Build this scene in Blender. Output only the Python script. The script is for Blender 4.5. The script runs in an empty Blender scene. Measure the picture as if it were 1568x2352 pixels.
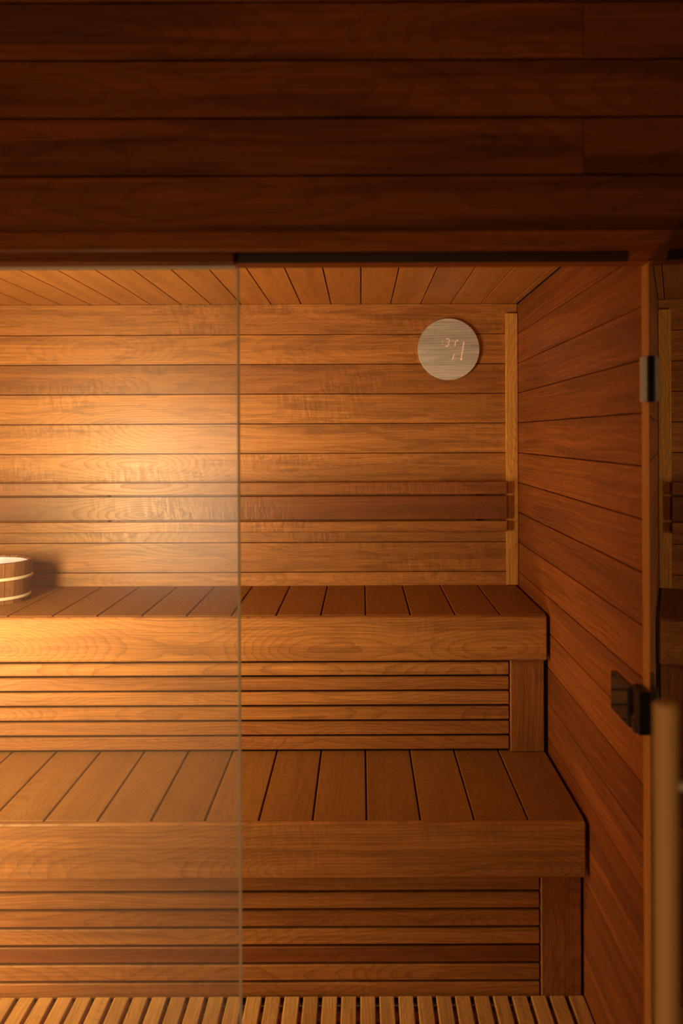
import bpy, bmesh, math, random
from mathutils import Vector, Matrix

random.seed(7)
sc = bpy.context.scene
col = sc.collection

# ------------------------------------------------------------------ camera
F = 2100.0                      # focal length in pixels of the 1568 x 2352 frame
CZ = 1.518                      # eye height above the duckboard
cam_d = bpy.data.cameras.new('camera')
cam = bpy.data.objects.new('camera', cam_d)
col.objects.link(cam)
sc.camera = cam
cam_d.sensor_fit = 'VERTICAL'
cam_d.sensor_height = 36.0
cam_d.lens = F * 36.0 / 2352.0
cam_d.shift_x = -44.0 / 2352.0
cam_d.shift_y = -176.0 / 2352.0
cam_d.clip_start = 0.02
cam_d.dof.use_dof = True
cam_d.dof.focus_distance = 3.0
cam_d.dof.aperture_fstop = 2.0
cam.matrix_world = (Matrix.Translation((0, 0, CZ)) @ Matrix.Rotation(math.radians(90), 4, 'X')
                    @ Matrix.Rotation(math.radians(-0.22), 4, 'Z'))

# ------------------------------------------------------------------ world, lights, exposure
w = bpy.data.worlds.new('world'); sc.world = w; w.use_nodes = True
w.node_tree.nodes['Background'].inputs[0].default_value = (1.0, 0.8, 0.6, 1)
w.node_tree.nodes['Background'].inputs[1].default_value = 0.05
sc.view_settings.view_transform = 'Standard'
sc.view_settings.look = 'None'
sc.view_settings.gamma = 1.0
sc.view_settings.use_curve_mapping = False
sc.view_settings.exposure = 0.0


def area(name, loc, aim, sx, sy, power, color, spread=180):
    l = bpy.data.lights.new(name, 'AREA'); l.shape = 'RECTANGLE'
    l.size = sx; l.size_y = sy; l.energy = power; l.color = color
    l.spread = math.radians(spread)
    o = bpy.data.objects.new(name, l); col.objects.link(o)
    o.location = loc
    d = (Vector(aim) - Vector(loc)).normalized()
    o.rotation_euler = d.to_track_quat('-Z', 'Y').to_euler()
    return o


# the dim room's window, and an unseen overhead light added for the pane's veil
area('window_daylight', (-1.05, -1.53, 1.15), (-1.05, 1.8, 0.9), 0.8, 1.0, 6, (1.0, 0.80, 0.56))
area('room_fill_light', (-1.3, -0.85, 2.56), (-1.3, -0.85, 0), 0.7, 0.7, 50, (1.0, 0.76, 0.50), 100)
# (the sauna's own wall lamp is built with its fitting further down)

# ------------------------------------------------------------------ materials
def new_mat(name):
    m = bpy.data.materials.new(name); m.use_nodes = True
    nt = m.node_tree
    for n in list(nt.nodes): nt.nodes.remove(n)
    return m, nt


class NT:
    """tiny helper to write node graphs as expressions"""
    def __init__(s, nt): s.nt = nt
    def n(s, typ, **kw):
        nd = s.nt.nodes.new(typ)
        for k, v in kw.items(): setattr(nd, k, v)
        return nd
    def put(s, sock, v):
        if hasattr(v, 'is_linked') or isinstance(v, bpy.types.NodeSocket): s.nt.links.new(v, sock)
        elif v is not None: sock.default_value = v
    def m(s, op, a, b=None, c=None, clamp=False):
        nd = s.n('ShaderNodeMath', operation=op, use_clamp=clamp)
        s.put(nd.inputs[0], a)
        if b is not None: s.put(nd.inputs[1], b)
        if c is not None: s.put(nd.inputs[2], c)
        return nd.outputs[0]
    def vec(s, x, y, z):
        nd = s.n('ShaderNodeCombineXYZ')
        for i, v in enumerate((x, y, z)): s.put(nd.inputs[i], v)
        return nd.outputs[0]
    def noise(s, v, scale=1.0, detail=2.0, rough=0.5, dist=0.0):
        nd = s.n('ShaderNodeTexNoise')
        s.put(nd.inputs['Vector'], v)
        nd.inputs['Scale'].default_value = scale; nd.inputs['Detail'].default_value = detail
        nd.inputs['Roughness'].default_value = rough; nd.inputs['Distortion'].default_value = dist
        return nd.outputs[0]
    def rng(s, v, a, b, c, d, smooth=True):
        nd = s.n('ShaderNodeMapRange', interpolation_type='SMOOTHSTEP' if smooth else 'LINEAR')
        s.put(nd.inputs[0], v)
        for i, x in enumerate((a, b, c, d)): nd.inputs[i + 1].default_value = x
        return nd.outputs[0]
    def mix(s, f, a, b, mode='MIX'):
        nd = s.n('ShaderNodeMix', data_type='RGBA', blend_type=mode)
        s.put(nd.inputs[0], f); s.put(nd.inputs[6], a); s.put(nd.inputs[7], b)
        return nd.outputs[2]
    def attr(s, name):
        nd = s.n('ShaderNodeAttribute', attribute_type='OBJECT', attribute_name=name)
        return nd.outputs['Fac']


def c4(r, g, b): return (r, g, b, 1.0)


def wood(name, light, dark, heart, rough=0.42, ring=0.45, streak=0.6, curl=0.25, fibre=0.36, freq=115.0, bump=0.10, spec=0.5, cloud=0.30, lines=0.19, tint=(1, 1, 1)):
    """sawn board: grain along local X, width along local Y, face along local Z"""
    m, nt = new_mat(name); g = NT(nt)
    tc = g.n('ShaderNodeTexCoord').outputs['Object']
    sp = g.n('ShaderNodeSeparateXYZ'); nt.links.new(tc, sp.inputs[0])
    x, y, z = sp.outputs
    seed = g.attr('seed'); tone = g.attr('tone')
    so = g.m('MULTIPLY', seed, 37.7)
    xs = g.m('ADD', x, so)
    # distance from the heart of the log wanders along the board -> cathedral figure
    n1 = g.noise(g.vec(g.m('MULTIPLY', xs, 1.6), g.m('MULTIPLY', y, 3.0), so), 1.0, 2.0)
    n2 = g.noise(g.vec(g.m('MULTIPLY', xs, 1.1), so, 4.0), 1.0, 1.0)
    yo = g.m('MULTIPLY', g.m('SUBTRACT', g.m('FRACT', g.m('MULTIPLY', seed, 13.7)), 0.5), 0.16)
    yy = g.m('ADD', g.m('SUBTRACT', y, yo), g.m('MULTIPLY', g.m('SUBTRACT', n1, 0.5), 0.05))
    zz = g.m('ADD', g.m('MULTIPLY', g.m('SUBTRACT', n2, 0.42), 0.42), z)
    r = g.m('SQRT', g.m('ADD', g.m('MULTIPLY', yy, yy), g.m('MULTIPLY', zz, zz)))
    rw = g.noise(g.vec(g.m('MULTIPLY', xs, 9.0), g.m('MULTIPLY', y, 40.0), so), 1.0, 2.0)
    ph = g.m('FRACT', g.m('ADD', g.m('MULTIPLY', r, freq), g.m('MULTIPLY', rw, 0.9)))
    rings = g.m('POWER', ph, 4.0)
    # broad heartwood streaks
    st = g.noise(g.vec(g.m('MULTIPLY', xs, 0.9), g.m('ADD', g.m('MULTIPLY', y, 16.0), so), so), 1.0, 2.0, 0.5, 0.4)
    st = g.rng(st, 0.47, 0.64, 0.0, 1.0)
    # curly, silky ripple across the grain, in patches
    cu = g.noise(g.vec(g.m('MULTIPLY', xs, 60.0), g.m('ADD', g.m('MULTIPLY', y, 20.0), g.m('MULTIPLY', xs, 22.0)), so), 1.0, 2.0, 0.5, 0.5)
    cm = g.noise(g.vec(g.m('MULTIPLY', xs, 2.2), g.m('MULTIPLY', y, 5.0), g.m('ADD', so, 9.0)), 1.0, 1.0)
    cu = g.m('MULTIPLY', g.rng(cu, 0.30, 0.70, -1.0, 1.0), g.rng(cm, 0.45, 0.68, 0.06, 1.0))
    # drawn-out brown clouds and long fine streaks along the grain
    bl = g.noise(g.vec(g.m('MULTIPLY', xs, 5.5), g.m('MULTIPLY', y, 34.0), g.m('ADD', so, 3.0)), 1.0, 3.0, 0.55, 0.8)
    bl = g.rng(bl, 0.34, 0.66, -1.0, 1.0)
    ls = g.noise(g.vec(g.m('MULTIPLY', xs, 1.6), g.m('MULTIPLY', g.m('ADD', y, g.m('MULTIPLY', n1, 0.05)), 230.0), g.m('ADD', so, 6.0)), 1.0, 3.0, 0.6)
    ls = g.rng(ls, 0.32, 0.68, -1.0, 1.0)
    fb = g.noise(g.vec(g.m('MULTIPLY', xs, 14.0), g.m('MULTIPLY', y, 520.0), g.m('MULTIPLY', z, 520.0)), 1.0, 2.0, 0.6)
    c = g.mix(tone, c4(*dark), c4(*light))
    c = g.mix(g.m('MULTIPLY', st, streak), c, g.mix(0.35, c4(*heart), c))
    c = g.mix(g.m('MULTIPLY', rings, ring), c, g.mix(0.22, c4(*heart), c))
    c = g.mix(g.m('MULTIPLY', g.m('MAXIMUM', g.m('MULTIPLY', bl, -1.0), 0.0), cloud), c, g.mix(0.4, c4(*heart), c))
    br = g.m('ADD', g.m('ADD', 1.0, g.m('MULTIPLY', ls, lines)), g.m('ADD', g.m('MULTIPLY', cu, curl), g.m('MULTIPLY', g.m('SUBTRACT', fb, 0.5), fibre * 2)))
    vb = g.n('ShaderNodeVectorMath', operation='SCALE'); nt.links.new(c, vb.inputs[0]); nt.links.new(br, vb.inputs['Scale'])
    bs = g.n('ShaderNodeBsdfPrincipled')
    nt.links.new(vb.outputs[0], bs.inputs['Base Color'])
    nt.links.new(g.m('ADD', g.m('MULTIPLY', rings, 0.10), g.m('ADD', rough, g.m('MULTIPLY', cu, -0.05))), bs.inputs['Roughness'])
    bs.inputs['Specular IOR Level'].default_value = spec
    bs.inputs['Specular Tint'].default_value = c4(*tint)
    bp = g.n('ShaderNodeBump'); bp.inputs['Strength'].default_value = bump; bp.inputs['Distance'].default_value = 0.002
    nt.links.new(g.m('ADD', g.m('MULTIPLY', fb, 0.4), g.m('ADD', g.m('MULTIPLY', rings, -0.3), g.m('MULTIPLY', cu, 0.8))), bp.inputs['Height'])
    nt.links.new(bp.outputs[0], bs.inputs['Normal'])
    o = g.n('ShaderNodeOutputMaterial'); nt.links.new(bs.outputs[0], o.inputs[0])
    return m


def plain(name, colr, rough=0.5, metal=0.0, spec=0.5, emit=None, es=0.0, noise=0.0, scale=(1, 1, 1)):
    m, nt = new_mat(name); g = NT(nt)
    bs = g.n('ShaderNodeBsdfPrincipled')
    bs.inputs['Roughness'].default_value = rough; bs.inputs['Metallic'].default_value = metal
    bs.inputs['Specular IOR Level'].default_value = spec
    tc = g.n('ShaderNodeTexCoord').outputs['Object']
    mp = g.n('ShaderNodeMapping'); nt.links.new(tc, mp.inputs[0]); mp.inputs['Scale'].default_value = scale
    f = g.noise(mp.outputs[0], 1.0, 3.0, 0.6)
    k = g.m('ADD', 1.0, g.m('MULTIPLY', g.m('SUBTRACT', f, 0.5), noise * 2))
    vb = g.n('ShaderNodeVectorMath', operation='SCALE'); vb.inputs[0].default_value = colr
    nt.links.new(k, vb.inputs['Scale']); nt.links.new(vb.outputs[0], bs.inputs['Base Color'])
    if emit:
        bs.inputs['Emission Color'].default_value = c4(*emit); bs.inputs['Emission Strength'].default_value = es
    o = g.n('ShaderNodeOutputMaterial'); nt.links.new(bs.outputs[0], o.inputs[0])
    return m


def glass(name, ior=1.52, tint=(0.97, 0.985, 0.96), rough=0.0, film=0.0, film_col=(0.9, 0.8, 0.62)):
    """clear pane; film = share of pale scatter added to imitate a veil of light"""
    m, nt = new_mat(name); g = NT(nt)
    fr = g.n('ShaderNodeFresnel'); fr.inputs[0].default_value = ior
    t = g.n('ShaderNodeBsdfTransparent'); t.inputs[0].default_value = c4(*tint)
    gl = g.n('ShaderNodeBsdfGlossy'); gl.inputs['Roughness'].default_value = rough
    mx = g.n('ShaderNodeMixShader')
    nt.links.new(fr.outputs[0], mx.inputs[0]); nt.links.new(t.outputs[0], mx.inputs[1]); nt.links.new(gl.outputs[0], mx.inputs[2])
    out = mx.outputs[0]
    if film > 0:
        tl = g.n('ShaderNodeBsdfTranslucent'); tl.inputs[0].default_value = c4(*film_col)
        df = g.n('ShaderNodeBsdfDiffuse'); df.inputs[0].default_value = c4(*film_col)
        m2 = g.n('ShaderNodeMixShader'); m2.inputs[0].default_value = 0.5
        nt.links.new(tl.outputs[0], m2.inputs[1]); nt.links.new(df.outputs[0], m2.inputs[2])
        tc = g.n('ShaderNodeTexCoord').outputs['Object']
        sm = g.noise(tc, 2.5, 2.0)
        m3 = g.n('ShaderNodeMixShader')
        nt.links.new(g.m('MULTIPLY', film, g.m('ADD', 0.6, g.m('MULTIPLY', sm, 0.8))), m3.inputs[0])
        nt.links.new(mx.outputs[0], m3.inputs[1]); nt.links.new(m2.outputs[0], m3.inputs[2])
        out = m3.outputs[0]
    o = g.n('ShaderNodeOutputMaterial'); nt.links.new(out, o.inputs[0])
    return m


def frosted(name, colr):
    m, nt = new_mat(name); g = NT(nt)
    tl = g.n('ShaderNodeBsdfTranslucent'); tl.inputs[0].default_value = c4(*colr)
    df = g.n('ShaderNodeBsdfDiffuse'); df.inputs[0].default_value = c4(*colr)
    mx = g.n('ShaderNodeMixShader'); mx.inputs[0].default_value = 0.4
    nt.links.new(tl.outputs[0], mx.inputs[1]); nt.links.new(df.outputs[0], mx.inputs[2])
    o = g.n('ShaderNodeOutputMaterial'); nt.links.new(mx.outputs[0], o.inputs[0])
    return m


HEART = (0.10, 0.026, 0.006)
M = {}
GOLD = (1.0, 0.66, 0.34)                # silky golden sheen of oiled alder
M['wall'] = wood('alder_wall_wood', (0.51, 0.186, 0.033), (0.17, 0.038, 0.007), HEART, rough=0.43, streak=0.55, curl=0.20, ring=0.45, cloud=0.65, spec=1.0, tint=GOLD, bump=0.16)
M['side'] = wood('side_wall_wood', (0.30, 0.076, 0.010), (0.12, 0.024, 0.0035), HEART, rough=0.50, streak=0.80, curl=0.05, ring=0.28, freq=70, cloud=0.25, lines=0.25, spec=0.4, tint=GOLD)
M['bench'] = wood('bench_wood', (0.50, 0.190, 0.036), (0.17, 0.040, 0.007), HEART, rough=0.46, streak=0.45, curl=0.08, ring=0.60, cloud=0.35, spec=0.55, tint=GOLD)
M['seat'] = wood('seat_board_wood', (0.35, 0.138, 0.025), (0.24, 0.083, 0.013), HEART, rough=0.58, streak=0.25, curl=0.04, ring=0.30, bump=0.05, cloud=0.15, lines=0.08, spec=0.4, tint=GOLD)
M['roof'] = wood('ceiling_wood', (0.47, 0.171, 0.028), (0.30, 0.094, 0.014), HEART, rough=0.5, streak=0.35, curl=0.08, ring=0.15, cloud=0.2, lines=0.07, spec=0.5, tint=GOLD)
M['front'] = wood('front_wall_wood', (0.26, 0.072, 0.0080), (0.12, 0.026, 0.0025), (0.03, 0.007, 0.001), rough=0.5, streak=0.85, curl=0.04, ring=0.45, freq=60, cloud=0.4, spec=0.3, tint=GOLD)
M['floor'] = wood('duckboard_wood', (0.70, 0.325, 0.070), (0.50, 0.205, 0.036), HEART, rough=0.55, streak=0.25, curl=0.05, ring=0.30, cloud=0.2)
M['trim'] = wood('pale_trim_wood', (0.66, 0.285, 0.050), (0.40, 0.140, 0.020), HEART, rough=0.45, streak=0.3, curl=0.04, ring=0.45, cloud=0.2, tint=GOLD)
M['stave'] = wood('bucket_stave_wood', (0.33, 0.130, 0.034), (0.20, 0.068, 0.015), HEART, rough=0.45, streak=0.4, curl=0.03, ring=0.4, cloud=0.2)
M['veneer'] = wood('grey_oak_veneer', (0.57, 0.47, 0.35), (0.42, 0.33, 0.235), (0.26, 0.20, 0.14), rough=0.6, streak=0.75, curl=0.03, ring=0.35, fibre=0.5, freq=420, bump=0.05)
M['backing'] = plain('backing_board', (0.055, 0.022, 0.008), 0.8, noise=0.3, scale=(3, 3, 3))
M['sub'] = plain('subfloor_screed', (0.30, 0.16, 0.065), 0.7, noise=0.2, scale=(20, 20, 20))
M['hoop'] = plain('hoop_wood', (0.80, 0.62, 0.34), 0.4, noise=0.12, scale=(30, 30, 30))
M['liner'] = plain('white_liner', (0.82, 0.78, 0.74), 0.35, noise=0.03, scale=(8, 8, 8))
M['black'] = plain('black_gloss_plastic', (0.010, 0.009, 0.008), 0.07, noise=0.1, scale=(40, 40, 40))
M['blackmat'] = plain('black_metal', (0.006, 0.005, 0.004), 0.35, spec=0.2, noise=0.1, scale=(40, 40, 40))
M['steel'] = plain('brushed_steel', (0.55, 0.48, 0.38), 0.4, 0.3, noise=0.1, scale=(5, 200, 200))
M['alu'] = plain('pale_channel', (0.92, 0.86, 0.74), 0.35, 0.0, noise=0.05, scale=(4, 90, 90))
M['led'] = plain('orange_led', (0.55, 0.30, 0.18), 0.6, emit=(1.0, 0.42, 0.20), es=0.62, noise=0.15, scale=(900, 900, 900))
M['led_dim'] = plain('orange_led_dim', (0.50, 0.36, 0.24), 0.6, emit=(1.0, 0.42, 0.20), es=0.25, noise=0.15, scale=(900, 900, 900))
M['plaster'] = plain('warm_plaster', (0.62, 0.54, 0.42), 0.9, noise=0.05, scale=(2, 2, 2))
M['oak_floor'] = plain('pale_oak_floor', (0.46, 0.33, 0.19), 0.5, noise=0.15, scale=(2, 14, 2))
M['glass'] = glass('clear_glass')
M['glass_film'] = glass('hazed_glass', rough=0.16, film=0.03)  # faint pale scatter stands in for the veil reflected by the pane
M['handle'] = plain('handle_wood', (0.58, 0.31, 0.09), 0.45, noise=0.1, scale=(60, 60, 2))
M['recess_shade'] = plain('shaded_recess_wood', (0.035, 0.011, 0.003), 0.6, noise=0.2, scale=(2, 60, 60))  # dark colour carries the shade inside the door recess
M['glass_edge_dark'] = plain('green_glass_edge', (0.10, 0.085, 0.045), 0.3, noise=0.1, scale=(20, 20, 20))
M['glass_edge'] = frosted('ground_glass_edge', (0.95, 0.93, 0.80))

# ------------------------------------------------------------------ helpers
_cnt = [0]


def link(name, me, mat, parent=None, mw=None):
    o = bpy.data.objects.new(name, me)
    col.objects.link(o)
    if mat is not None:
        me.materials.clear(); me.materials.append(mat)
    if parent is not None: o.parent = parent
    if mw is not None: o.matrix_basis = mw       # parents all sit unrotated; see thing()
    return o


def thing(name, label, cat, loc=(0, 0, 0), group=None):
    o = bpy.data.objects.new(name, None); col.objects.link(o)
    o.empty_display_size = 0.1; o.location = loc
    o['label'] = label; o['category'] = cat
    if group: o['group'] = group
    return o


AX = {'x': Vector((1, 0, 0)), 'y': Vector((0, 1, 0)), 'z': Vector((0, 0, 1)),
      '-x': Vector((-1, 0, 0)), '-y': Vector((0, -1, 0)), '-z': Vector((0, 0, -1))}


def frame(grain, normal):
    gx = AX[grain]; nz = AX[normal]; wy = nz.cross(gx)
    return Matrix((gx, wy, nz)).transposed()


def chamfer_box(L, W, T, bev):
    me = bpy.data.meshes.new('board')
    bm = bmesh.new()
    bmesh.ops.create_cube(bm, size=1.0)
    bmesh.ops.scale(bm, vec=(L, W, T), verts=bm.verts)
    if bev > 0:
        bmesh.ops.bevel(bm, geom=bm.edges[:], offset=bev, segments=1, affect='EDGES', profile=0.5)
    bm.to_mesh(me); bm.free()
    return me


def board(name, lo, hi, grain, normal, mat, parent=None, bev=0.0015, tone=0.5, seed=None, rot=None):
    """one board between two world corners; grain/normal choose how the wood texture runs"""
    lo = Vector(lo); hi = Vector(hi)
    c = (lo + hi) / 2; d = hi - lo
    R = frame(grain, normal)
    loc = R.transposed() @ d
    me = chamfer_box(abs(loc.x), abs(loc.y), abs(loc.z), bev)
    pl = parent.location if parent is not None else Vector((0, 0, 0))
    mw = Matrix.Translation(c - pl) @ (rot or Matrix.Identity(4)) @ R.to_4x4()
    o = link(name, me, mat, parent, mw)
    _cnt[0] += 1
    o['seed'] = float(seed if seed is not None else (_cnt[0] * 0.6180339) % 1.0 * 5.0)
    o['tone'] = float(tone)
    return o


def struct(o):
    o['kind'] = 'structure'; return o


def lathe(name, prof, mat, parent=None, loc=(0, 0, 0), seg=48, axis=None, smooth=True, close=True):
    """revolve (r, z) profile around local z"""
    me = bpy.data.meshes.new(name); vs = []; fs = []
    n = len(prof)
    for i in range(seg):
        a = 2 * math.pi * i / seg
        for r, z in prof: vs.append((r * math.cos(a), r * math.sin(a), z))
    for i in range(seg):
        j = (i + 1) % seg
        for k in range(n - 1):
            fs.append((i * n + k, j * n + k, j * n + k + 1, i * n + k + 1))
    me.from_pydata(vs, [], fs); me.update()
    bm = bmesh.new(); bm.from_mesh(me)
    bmesh.ops.remove_doubles(bm, verts=bm.verts, dist=1e-6)
    bmesh.ops.dissolve_degenerate(bm, edges=bm.edges[:], dist=1e-7)
    bmesh.ops.recalc_face_normals(bm, faces=bm.faces[:])
    bm.to_mesh(me); bm.free()
    if smooth:
        for p in me.polygons: p.use_smooth = True
        me.set_sharp_from_angle(angle=math.radians(35))
    mw = Matrix.Translation(loc)
    if axis is not None: mw = mw @ axis.to_track_quat('Z', 'Y').to_matrix().to_4x4()
    o = link(name, me, mat, parent, mw)
    _cnt[0] += 1; o['seed'] = (_cnt[0] * 0.618) % 1.0 * 5; o['tone'] = 0.6
    return o


def hexa(name, pts, mat, parent=None):
    """solid from 8 points: bottom ring 0..3, top ring 4..7"""
    me = bpy.data.meshes.new(name)
    me.from_pydata(pts, [], [(3, 2, 1, 0), (4, 5, 6, 7), (0, 1, 5, 4), (1, 2, 6, 5), (2, 3, 7, 6), (3, 0, 4, 7)])
    bm = bmesh.new(); bm.from_mesh(me); bmesh.ops.recalc_face_normals(bm, faces=bm.faces[:]); bm.to_mesh(me); bm.free()
    o = link(name, me, mat, parent)
    _cnt[0] += 1; o['seed'] = (_cnt[0] * 0.618) % 1.0 * 5; o['tone'] = 0.5
    return o


def jit(a=0.08): return random.uniform(-a, a)


# ------------------------------------------------------------------ sizes (metres, read off the photograph's perspective)
XL, XR = -2.20, 0.60            # inner faces of the sauna's side walls
YB, YF = 3.50, 1.95             # faces of its back wall and of the inside of the front wall
ZC = 2.021                      # ceiling boards
ZS = -0.040                     # subfloor
PW = 0.1137                     # plank pitch of the wall boards
Z1 = 1.9047                     # a joint of the wall boards
GAP = 0.0012
YH = 1.777                      # outer face of the front wall boards
ZH = 1.878                      # underside of the door head

# ------------------------------------------------------------------ sauna shell
floor = struct(board('floor', (-3.6, -1.9, ZS - 0.05), (2.4, YB + 0.1, ZS), 'x', 'z', M['oak_floor'], bev=0))
sfl = struct(board('floor_sauna', (XL, 1.95, ZS), (XR, YB, ZS + 0.004), 'x', 'z', M['sub'], bev=0))

wb = struct(board('wall_back', (XL - 0.1, YB + 0.014, ZS), (XR + 0.1, YB + 0.08, ZC + 0.1), 'x', '-y', M['backing'], bev=0))
back_tone = {-1: 0.60, 0: 0.74, 1: 0.40, 2: 0.82, 3: 0.80, 4: 0.66, 5: 0.50, 6: 0.48, 7: 0.62, 8: 0.85}
for k in range(-1, 17):
    zt = min(Z1 - k * PW, ZC); zb = Z1 - (k + 1) * PW
    if zt < 0.0: break
    if k > 10 and zt < 0.72: continue                      # behind the benches, out of sight
    p = board('plank', (XL, YB, zb + GAP), (XR, YB + 0.013, zt - GAP), 'x', '-y', M['wall'], None, 0.0014, back_tone.get(k, 0.55), seed=1.37 * (k + 2))
    p.parent = wb; p.matrix_parent_inverse = wb.matrix_basis.inverted()

wr = struct(board('wall_right', (XR + 0.014, YF, ZS), (XR + 0.09, YB + 0.08, ZC + 0.1), 'y', '-x', M['backing'], bev=0))
side_tone = [0.45, 0.60, 0.50, 0.40, 0.66, 0.70, 0.50, 0.35, 0.68, 0.60, 0.72, 0.30, 0.62, 0.30, 0.75, 0.42, 0.60, 0.5, 0.5]
for k in range(-1, 18):
    zt = min(Z1 - k * PW, ZC); zb = max(Z1 - (k + 1) * PW, ZS + 0.005)
    if zt < ZS + 0.01: break
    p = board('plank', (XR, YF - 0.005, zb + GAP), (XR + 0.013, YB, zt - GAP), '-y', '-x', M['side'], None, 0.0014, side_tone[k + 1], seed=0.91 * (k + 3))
    p.parent = wr; p.matrix_parent_inverse = wr.matrix_basis.inverted()

wl = struct(board('wall_left', (XL - 0.09, YF, ZS), (XL - 0.014, YB + 0.08, ZC + 0.1), 'y', 'x', M['backing'], bev=0))
for k in range(-1, 18):
    zt = min(Z1 - k * PW, ZC); zb = max(Z1 - (k + 1) * PW, ZS + 0.005)
    if zt < ZS + 0.01: break
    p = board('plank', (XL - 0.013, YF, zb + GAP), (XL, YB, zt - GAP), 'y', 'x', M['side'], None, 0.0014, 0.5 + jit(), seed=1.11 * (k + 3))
    p.parent = wl; p.matrix_parent_inverse = wl.matrix_basis.inverted()

ce = struct(board('ceiling', (XL - 0.1, YF, ZC + 0.014), (XR + 0.1, YB + 0.08, ZC + 0.08), 'y', '-z', M['backing'], bev=0))
CW = 0.1147
x0 = 0.003 + CW * 5
k = 0
while x0 - k * CW > XL:
    xa = max(x0 - (k + 1) * CW, XL); xb = min(x0 - k * CW, XR)
    p = board('plank', (xa + 0.0018, YF, ZC), (xb - 0.0018, YB - 0.002, ZC + 0.013), 'y', '-z', M['roof'], None, 0.001, 0.55 + jit(0.15), seed=0.73 * (k + 2))
    p.parent = ce; p.matrix_parent_inverse = ce.matrix_basis.inverted()
    k += 1
p = board('plank', (x0 + GAP, YF, ZC), (XR, YB - 0.002, ZC + 0.013), 'y', '-z', M['roof'], None, 0.0018, 0.45)
p.parent = ce; p.matrix_parent_inverse = ce.matrix_basis.inverted()

# corner batten on the back wall
t = board('trim_1', (0.5535, YB - 0.020, 0.9465), (0.5985, YB - 0.0005, 1.981), 'z', '-y', M['trim'], None, 0.0015, 0.75); struct(t)

for (nx, nz) in ((0.577, 1.760), (0.574, 1.382), (0.582, 1.048)):
    nh = lathe('nail_head', [(0, 0), (0.0016, 0), (0.0016, 0.0006), (0, 0.0006)], M['backing'], None, (nx, YB - 0.0200, nz), 10, Vector((0, -1, 0)))
    nh.parent = t; nh.matrix_parent_inverse = t.matrix_basis.inverted()
struct(board('trim_11', (XL, YB - 0.004, 1.9825), (XR - 0.001, YB - 0.0003, ZC - 0.0005), 'x', '-y', M['wall'], None, 0.001, 0.62, seed=3.3))   # strip under the ceiling

# ------------------------------------------------------------------ front wall with header boards, outside face
wf = struct(board('wall_front', (-3.6, YH + 0.015, ZH + 0.034), (2.4, YF, 2.64), 'x', '-y', M['backing'], bev=0))


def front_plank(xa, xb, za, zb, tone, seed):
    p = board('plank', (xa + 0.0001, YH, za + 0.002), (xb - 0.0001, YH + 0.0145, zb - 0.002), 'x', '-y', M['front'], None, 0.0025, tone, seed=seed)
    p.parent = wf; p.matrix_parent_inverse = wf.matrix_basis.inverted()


HP = 0.11255
HZ = 1.518 + (1000 - 3) / F * YH            # joint near the top of the frame
front_plank(-3.6, 2.4, HZ, HZ + HP, 0.45, 2.2)
front_plank(-3.6, 0.436, HZ - HP, HZ, 0.52, 0.4); front_plank(0.436, 2.4, HZ - HP, HZ, 0.36, 1.9)
front_plank(-3.6, 2.4, HZ - 2 * HP, HZ - HP, 0.45, 3.1)
front_plank(-3.6, 0.436, HZ - 3 * HP, HZ - 2 * HP, 0.40, 4.2); front_plank(0.436, 2.4, HZ - 3 * HP, HZ - 2 * HP, 0.36, 0.9)
front_plank(-3.6, 2.4, ZH + 0.02, HZ - 3 * HP, 0.42, 2.75)
front_plank(-3.6, 2.4, HZ + HP, 2.62, 0.45, 1.2)
# wall beside the door, right of the opening
wfr = struct(board('wall_front_right', (XR + 0.03, YH + 0.015, ZS), (2.4, YF, ZH + 0.034), 'x', '-y', M['backing'], bev=0))
for k in range(3, 20):
    zt = HZ - k * HP; zb = max(zt - HP, ZS)
    if zt < ZS + 0.01: break
    if k == 3: zt = ZH + 0.02
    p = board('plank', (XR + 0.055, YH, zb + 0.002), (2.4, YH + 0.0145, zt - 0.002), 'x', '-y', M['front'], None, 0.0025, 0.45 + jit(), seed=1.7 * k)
    p.parent = wfr; p.matrix_parent_inverse = wfr.matrix_basis.inverted()
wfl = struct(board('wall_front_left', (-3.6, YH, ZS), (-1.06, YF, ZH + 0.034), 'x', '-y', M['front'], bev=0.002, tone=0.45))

# head casing, soffit pieces, door recess, jamb
YL = 1.757
struct(board('trim_2', (-3.6, YL, ZH), (0.640, YH - 0.0003, ZH + 0.034), 'x', '-y', M['front'], None, 0.003, 0.62, seed=2.9))
struct(board('trim_3', (-1.06, 1.858, ZH - 0.007), (-0.257, 1.894, ZH + 0.0335), 'x', '-y', M['side'], None, 0.002, 0.8))   # head board over the fixed pane
struct(board('trim_4', (-1.06, YH, ZH + 0.001), (0.598, 1.797, ZH + 0.0335), 'x', '-z', M['front'], None, 0.002, 0.5))    # front lip of the door recess
struct(board('trim_10', (-0.2565, 1.886, ZH - 0.003), (0.553, 1.894, ZH + 0.0335), 'x', '-y', M['recess_shade'], None, 0.001, 0.1))      # strip over the recess back, coloured dark as its shade
struct(board('trim_5', (-1.06, 1.8945, ZH - 0.002), (0.598, YF + 0.004, ZH + 0.0335), 'x', '-z', M['side'], None, 0.002, 0.65))    # inner lip
struct(board('trim_6', (0.553, 1.797, ZH), (0.598, 1.894, ZH + 0.0335), 'x', '-z', M['side'], None, 0.002, 0.5))
struct(board('trim_7', (0.598, YL, ZS), (0.640, YF - 0.004, ZH - 0.0005), 'z', '-x', M['trim'], None, 0.002, 0.35))         # hinge jamb
struct(board('trim_8', (-1.06, YL + 0.02, ZS), (-1.01, YF, ZH - 0.0005), 'z', 'x', M['trim'], None, 0.002, 0.4))
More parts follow.
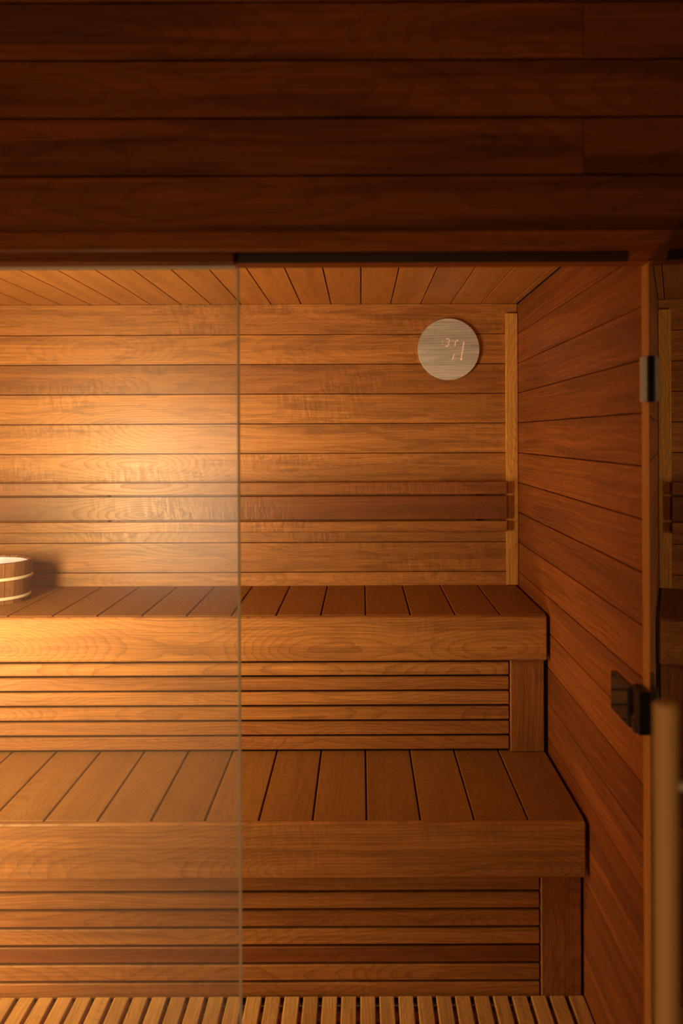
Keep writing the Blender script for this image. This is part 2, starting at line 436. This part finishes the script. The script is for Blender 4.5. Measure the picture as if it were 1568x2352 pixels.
struct(board('trim_9', (-1.01, 1.82, ZS), (-0.256, 1.95, ZS + 0.022), 'x', 'z', M['trim'], None, 0.002, 0.4))              # sill under the fixed pane


# ------------------------------------------------------------------ glass
def pane(name, L, H, T, parent, gm='glass', em='glass_edge'):
    me = bpy.data.meshes.new(name)
    vs = [(0, 0, 0), (L, 0, 0), (L, T, 0), (0, T, 0), (0, 0, H), (L, 0, H), (L, T, H), (0, T, H)]
    me.from_pydata(vs, [], [(3, 2, 1, 0), (4, 5, 6, 7), (0, 1, 5, 4), (1, 2, 6, 5), (2, 3, 7, 6), (3, 0, 4, 7)])
    me.materials.append(M[gm]); me.materials.append(M[em])
    for i in (0, 1, 3, 5): me.polygons[i].material_index = 1
    bm = bmesh.new(); bm.from_mesh(me); bmesh.ops.recalc_face_normals(bm, faces=bm.faces[:]); bm.to_mesh(me); bm.free()
    o = bpy.data.objects.new(name, me); col.objects.link(o)
    if parent is not None: o.parent = parent
    return o


win = thing('window_1', 'tall fixed clear glass pane beside the doorway of the sauna', 'window', (-1.009, 1.900, ZS + 0.023))
win['kind'] = 'structure'
g1 = pane('pane', 1.009 - 0.256, ZH - ZS - 0.024, 0.010, win, 'glass_film')
board('channel', (-1.009, 1.8945, ZH - 0.0145), (-0.2575, 1.8995, ZH - 0.0075), 'x', '-y', M['glass_edge'], win, 0.0006)
board('edge_glint', (-0.2558, 1.8965, ZS + 0.024), (-0.2520, 1.9135, ZH - 0.011), 'z', '-y', M['glass_edge'], win, 0.0012)  # pale strip added to imitate the bright line of light along the glass edge

door = thing('door_1', 'open frameless glass door with a round wooden bar handle', 'door', (0.590, 1.872, -0.02))
door['kind'] = 'structure'
A = math.radians(9.5)
u = Vector((-math.sin(A), -math.cos(A), 0))            # from the hinge to the free edge
nrm = Vector((-math.cos(A), math.sin(A), 0))           # towards the photographer's side
R3 = Matrix((u, -nrm, Vector((0, 0, 1)))).transposed()
dp = pane('pane', 0.83, ZH + 0.008, 0.008, door, em='glass_edge_dark')
dp.matrix_basis = R3.to_4x4()


def dl(s, n, z): return u * s + nrm * n + Vector((0, 0, z + 0.02))


def rod(name, prof, p, axis, mat, parent, seg=32):
    return lathe(name, prof, mat, parent, p, seg, axis)


hx = 0.71; off = 0.080; hr = 0.016; h0 = 0.30; h1 = 1.171
rod('handle', [(0, 0), (hr - 0.003, 0), (hr, 0.003), (hr, h1 - h0 - 0.003), (hr - 0.003, h1 - h0), (0, h1 - h0)], dl(hx, off, h0), Vector((0, 0, 1)), M['handle'], door)
for zz in (1.063, 0.41):
    rod('standoff', [(0, 0), (0.011, 0), (0.011, 0.006), (0.0065, 0.008), (0.0065, off - hr + 0.002), (0, off - hr + 0.002)], dl(hx, 0.0005, zz), nrm, M['steel'], door, 24)
for zc in (1.630, 0.20):
    me = chamfer_box(0.034, 0.006, 0.094, 0.001)
    hb = link('hinge', me, M['blackmat'], door, Matrix.Translation(dl(0.017, 0.0035, zc)) @ R3.to_4x4())
    me = chamfer_box(0.030, 0.011, 0.092, 0.0015)
    pb = link('hinge_plate', me, M['steel'], hb, Matrix.Translation((0.0, -0.0087, 0.0)))


# ------------------------------------------------------------------ benches
SP = 0.1430


def bench(name, label, ztop, y_front, y_back, x_right, zfoot, panel_y, post_x, slat_n, slat_top, slat_pitch, slat_tones, fascia_h, joint_x, fascia_tone):
    b = thing(name, label, 'bench', (-0.8, (y_front + y_back) / 2, ZS if zfoot < 0 else zfoot))
    # seat boards run front to back
    xa = joint_x
    xs = []
    x = joint_x
    while x < x_right - 0.02: x += SP
    xs = [x_right]
    x -= SP
    while x > XL + 0.02:
        xs.append(x); x -= SP
    xs.append(XL + 0.01)
    for i in range(len(xs) - 1):
        board('seat_board', (xs[i + 1] + 0.0022, y_front + 0.0225, ztop - 0.026), (xs[i] - (0.0022 if i else 0), y_back, ztop), 'y', 'z', M['seat'], b, 0.002, 0.5 + jit(0.22))
    board('fascia', (XL + 0.01, y_front, ztop - fascia_h), (x_right, y_front + 0.022, ztop - 0.0015), 'x', '-y', M['bench'], b, 0.0045, fascia_tone)
    # carcass rails under the seat
    board('rail', (XL + 0.02, y_front + 0.03, ztop - 0.086), (x_right - 0.03, y_front + 0.055, ztop - 0.027), 'x', '-y', M['bench'], b, 0.001, 0.4)
    board('rail', (XL + 0.02, y_back - 0.05, ztop - 0.086), (x_right - 0.03, y_back - 0.02, ztop - 0.027), 'x', '-y', M['bench'], b, 0.001, 0.4)
    board('post', (post_x[0], panel_y - 0.006, zfoot), (post_x[1], panel_y + 0.03, ztop - fascia_h + 0.03), 'z', '-y', M['bench'], b, 0.0025, 0.30)
    board('post', (XL + 0.02, panel_y - 0.006, zfoot), (XL + 0.12, panel_y + 0.03, ztop - fascia_h + 0.03), 'z', '-y', M['bench'], b, 0.0025, 0.30)
    for i in range(slat_n):
        zt = slat_top - i * slat_pitch
        zb = max(zt - slat_pitch + 0.0065, zfoot + 0.001)
        board('slat', (XL + 0.125, panel_y, zb), (post_x[0] - 0.003, panel_y + 0.018, zt), 'x', '-y', M['bench'], b, 0.0028, slat_tones[i % len(slat_tones)])
    for xc in (post_x[0] - 0.05, -0.9, -1.9):
        board('stud', (xc - 0.025, panel_y + 0.0185, zfoot), (xc + 0.025, panel_y + 0.05, ztop - fascia_h + 0.02), 'z', '-y', M['backing'], b, 0.001, 0.2)
    return b


ZU, ZLO = 0.9445, 0.4970
YU, YLo = 2.902, 2.409
YPU, YPL = 2.946, 2.484
bench('sauna_bench', 'upper wooden sauna bench carrying the bucket, against the back wall', ZU, YU, YB - 0.003, 0.590, ZLO + 0.001, YPU, (0.478, 0.587),
      6, 0.7865, 0.0479, [0.85, 0.45, 0.66, 0.55, 0.42, 0.38], 0.1435, 0.003 + 0.011, 0.68)
bench('sauna_bench', 'lower wooden sauna bench, a deep step just above the slatted floor', ZLO, YLo, YPU + 0.05, 0.590, ZS + 0.005, YPL, (0.484, 0.593),
      8, 0.3726, 0.0489, [0.55, 0.55, 0.60, 0.42, 0.62, 0.08, 0.55, 0.5], 0.1480, 0.012, 0.62)

# ------------------------------------------------------------------ backrest
br = thing('backrest', 'three-board wooden backrest fixed along the back wall above the upper bench', 'backrest', (-0.8, YB, 1.30))
for (ya, yb_, tn) in ((1107.5, 1136, 0.16), (1139.5, 1193.5, 0.0), (1197.5, 1221.5, 0.50)):
    za = CZ - (yb_ - 1000) / F * 3.452; zb = CZ - (ya - 1000) / F * 3.452
    board('rail', (XL + 0.05, 3.452, za), (0.5525, 3.4715, zb), 'x', '-y', M['wall'], br, 0.002, tn)
for xc in (0.42, -0.98, -1.9):
    board('support', (xc - 0.02, 3.472, 1.152), (xc + 0.02, YB - 0.001, 1.34), 'z', '-y', M['side'], br, 0.001, 0.3)

# ------------------------------------------------------------------ duckboard on the floor
db = thing('duckboard', 'slatted wooden duckboard covering the sauna floor', 'duckboard', (-0.8, 2.2, ZS + 0.004))
FP = 0.0512
mes = None
x = 0.597
i = 0
while x - 0.0402 > XL + 0.01:
    s = board('slat', (x - 0.0402, 1.955, -0.020), (x, YPL - 0.008, 0.0), 'y', 'z', M['floor'], db, 0.002, 0.55 + jit(0.3))
    x -= FP; i += 1
for yc in (2.02, 2.22, 2.42):
    board('cross_batten', (XL + 0.02, yc - 0.02, ZS + 0.0045), (XR - 0.01, yc + 0.02, -0.0202), 'x', 'z', M['floor'], db, 0.001, 0.3)

# ------------------------------------------------------------------ bucket
bx, by, bz = -1.300, 3.210, ZU + 0.0005
bk = thing('bucket', 'small wooden stave bucket with two pale hoops and a white liner', 'bucket', (bx, by, bz))
RB, RT, H, TH = 0.126, 0.141, 0.142, 0.013
NS = 22
for i in range(NS):
    a0 = 2 * math.pi * i / NS + 0.008; a1 = 2 * math.pi * (i + 1) / NS - 0.008
    lift = 0.0
    pts = []
    sub = 2
    me = bpy.data.meshes.new('stave'); vs = []; fs = []
    prof = [(RB, 0.0), (RB + (RT - RB) * 0.5, H * 0.5), (RT, H - 0.003), (RT - 0.003, H), (RT - TH + 0.002, H), (RT - TH, H - 0.003), (RB - TH, 0.0)]
    for q in range(sub + 1):
        a = a0 + (a1 - a0) * q / sub
        for r, z in prof: vs.append((z, r * math.sin(a - (a0 + a1) / 2), r * math.cos(a - (a0 + a1) / 2)))
    n = len(prof)
    for q in range(sub):
        for k in range(n):
            fs.append((q * n + k, q * n + (k + 1) % n, (q + 1) * n + (k + 1) % n, (q + 1) * n + k))
    fs.append(tuple(range(n))); fs.append(tuple(sub * n + k for k in reversed(range(n))))
    me.from_pydata(vs, [], fs); me.update()
    bm = bmesh.new(); bm.from_mesh(me); bmesh.ops.recalc_face_normals(bm, faces=bm.faces[:]); bm.to_mesh(me); bm.free()
    am = (a0 + a1) / 2
    Rm = Matrix((Vector((0, 0, 1)), Vector((-math.sin(am), math.cos(am), 0)), Vector((math.cos(am), math.sin(am), 0)))).transposed().to_4x4()
    o = link('stave', me, M['stave'], bk, Rm)
    o['seed'] = i * 0.77; o['tone'] = 0.5 + jit(0.35)
for hz in (0.0195, 0.0865):
    rr = RB + (RT - RB) * hz / H + 0.0015
    lathe('hoop', [(rr + 0.0052 * math.cos(q), hz + 0.0058 * math.sin(q)) for q in [math.pi * 2 * j / 12 for j in range(13)]], M['hoop'], bk, (0, 0, 0), 64)
lathe('liner', [(0, 0.012), (RB - TH - 0.004, 0.012), (RT - TH - 0.0015, H - 0.008), (RT - TH - 0.004, H - 0.008), (RB - TH - 0.008, 0.016), (0, 0.016)], M['liner'], bk, (0, 0, 0), 64)

# ------------------------------------------------------------------ round climate display on the back wall
dx, dz = 0.337, 1.8455
dy = YB - 0.026
disc = thing('wall_display', 'round grey wooden thermometer display with orange lit figures on the back wall', 'thermometer', (dx, YB, dz))
r = 0.1175
o = lathe('disc', [(0, -0.014), (r - 0.001, -0.014), (r, -0.013), (r, -0.0005), (0, -0.0005)], M['veneer'], disc, (0, 0, 0), 96)
# grain along world x: local x stays x, the disc's axis turns to face the room
o.matrix_basis = Matrix.Rotation(math.radians(-90), 4, 'X')
o['tone'] = 0.7


def led(parent, pts_px, wpx, mat, name='figure'):
    """flat lit strokes; points in photograph pixels around the disc's centre (1032.5, 802)"""
    me = bpy.data.meshes.new(name); vs = []; fs = []
    s = (YB - 0.0142) / F
    for (xa, ya, xb, yb) in pts_px:
        a = Vector(((xa - 1032.5) * s, -(ya - 802) * s)); b = Vector(((xb - 1032.5) * s, -(yb - 802) * s))
        d = (b - a)
        if d.length < 1e-6: d = Vector((0.0001, 0))
        d.normalize(); nn = Vector((-d.y, d.x)) * wpx * s / 2; e = d * wpx * s / 2
        i0 = len(vs)
        q = [a - nn - e, b - nn + e, b + nn + e, a + nn - e]
        for yv in (-0.0142, -0.0144):
            vs += [(p.x, yv, p.y) for p in q]
        fs += [(i0, i0 + 1, i0 + 2, i0 + 3), (i0 + 7, i0 + 6, i0 + 5, i0 + 4)]
        fs += [(i0 + k, i0 + (k + 1) % 4, i0 + 4 + (k + 1) % 4, i0 + 4 + k) for k in range(4)]
    me.from_pydata(vs, [], fs); me.update()
    bm = bmesh.new(); bm.from_mesh(me); bmesh.ops.recalc_face_normals(bm, faces=bm.faces[:]); bm.to_mesh(me); bm.free()
    return link(name, me, mat, parent)


def px(a, b): return (1000 + a / 15.68, 760 + b / 15.68)


def seg(a, b, c, d): return px(a, b) + px(c, d)


led(disc, [seg(292, 330, 284, 400), seg(278, 440, 270, 510)], 1.3, M['led_dim'], 'figure_one')
led(disc, [seg(430, 290, 500, 285), seg(536, 310, 522, 390), seg(512, 430, 500, 520), seg(405, 552, 470, 545)], 1.5, M['led'], 'figure_three')
led(disc, [seg(425, 415, 490, 418)], 1.3, M['led_dim'], 'figure_bar')
ring = []
for j in range(8):
    a = 2 * math.pi * j / 8; b = 2 * math.pi * (j + 1) / 8
    ring.append(seg(662 + 30 * math.cos(a), 356 + 28 * math.sin(a), 662 + 30 * math.cos(b), 356 + 28 * math.sin(b)))
led(disc, ring, 1.0, M['led_dim'], 'degree_sign')
led(disc, [seg(785, 351, 845, 351), seg(756, 385, 748, 430), seg(740, 460, 733, 535)], 1.5, M['led'], 'unit_letter')
led(disc, [seg(715, 850, 712, 860), seg(690, 905, 665, 960), seg(655, 980, 640, 1025), seg(728, 985, 732, 985)], 1.7, M['led'], 'percent_sign')
led(disc, [seg(640, 860, 650, 860), seg(795, 985, 830, 985)], 1.2, M['led_dim'], 'percent_dots')
bars = []
for j in range(11):
    f = j / 10
    xx = 1052 + (958 - 1052) * f; yyp = 425 + (985 - 425) * f
    bars.append(seg(xx - 8, yyp, xx + 8, yyp))
bars.append(seg(925, 1028, 975, 1028))
led(disc, bars, 2.0, M['led'], 'level_bar')

# ------------------------------------------------------------------ black fittings on the right wall
sw = thing('switch_plate', 'flat glossy black switch plate on the right wall, farther from the door', 'switch', (XR, 2.086, 0.916))
board('plate', (0.588, 2.014, 0.871), (XR - 0.0003, 2.159, 0.961), 'y', '-x', M['black'], sw, 0.002)
board('key', (0.5868, 2.020, 0.877), (0.5880, 2.153, 0.955), 'y', '-x', M['black'], sw, 0.0005)

lt = thing('door_catch', 'chunky black catch with a round knob on the right wall, nearest the door', 'catch', (0.5975, 1.915, 0.938))
board('body', (0.5745, 1.896, 0.893), (0.5975, 1.934, 0.983), 'z', '-y', M['blackmat'], lt, 0.002)
board('arm', (0.5815, 1.9342, 0.966), (0.5975, 1.962, 0.983), 'y', '-x', M['blackmat'], lt, 0.001)
rod('knob', [(0, 0), (0.018, 0), (0.020, 0.002), (0.020, 0.015), (0.018, 0.0175), (0, 0.0175)], Vector((0.0, 0.038, 0.900 - 0.938)), Vector((-1, 0, 0)), M['black'], lt, 32)

# ------------------------------------------------------------------ the sauna's wall lamp and an added low light (left of the frame, inside the front wall)
LX, LY, LZ, LH = -1.24, 2.01, 0.84, 0.72
def wall_lamp(label, x, z, h):
    l = thing('wall_lamp', label, 'lamp', (x, YF, z), 'lamps on the inside of the front wall')
    board('back_plate', (x - 0.13, YF + 0.0005, z - h - 0.03), (x + 0.13, YF + 0.02, z + h + 0.03), 'z', 'y', M['trim'], l, 0.002, 0.5)
    for q in (-1, 1):
        board('side_rail', (x + q * 0.12 - 0.008, YF + 0.0205, z - h), (x + q * 0.12 + 0.008, LY - 0.01, z + h), 'z', 'y', M['trim'], l, 0.002, 0.5)
    return l


wall_lamp('short wooden wall lamp at head height inside the front wall', LX, 1.27, 0.23)
wall_lamp('tall wooden fitting of an added low light near the floor inside the front wall', LX - 0.50, 0.40, 0.31)
area('wall_lamp_light', (LX, LY, 1.27), (LX + 0.06, LY + 1.0, 1.27), 0.20, 0.44, 31, (1.0, 0.82, 0.56))
area('added_low_light', (LX - 0.50, LY, 0.40), (LX + 0.1, LY + 1.0, 0.30), 0.20, 0.60, 38, (1.0, 0.82, 0.56))  # unseen low light, added to brighten the lower panel and floor

# ------------------------------------------------------------------ the room the photographer stands in (seen only as reflections in the glass)
struct(board('wall_room_back', (-3.6, -1.72, ZS), (2.4, -1.6, 2.64), 'x', 'y', M['plaster'], bev=0))
struct(board('wall_room_left', (-3.7, -1.72, ZS), (-3.6, YF, 2.64), 'y', 'x', M['plaster'], bev=0))
struct(board('wall_room_right', (2.4, -1.72, ZS), (2.5, YF, 2.64), 'y', '-x', M['plaster'], bev=0))
struct(board('ceiling_room', (-3.7, -1.72, 2.64), (2.5, YF, 2.70), 'x', '-z', M['plaster'], bev=0))
w2 = thing('window_2', 'daylit window in the wall behind the photographer', 'window', (-1.05, -1.6, 0.59))
w2['kind'] = 'structure'
for (a, b) in (((-1.51, -1.5995, 0.59), (-1.455, -1.54, 1.71)), ((-0.645, -1.5995, 0.59), (-0.59, -1.54, 1.71)),
               ((-1.455, -1.5995, 0.59), (-0.645, -1.54, 0.645)), ((-1.455, -1.5995, 1.655), (-0.645, -1.54, 1.71))):
    board('frame', a, b, 'z', 'y', M['trim'], w2, 0.002, 0.6)
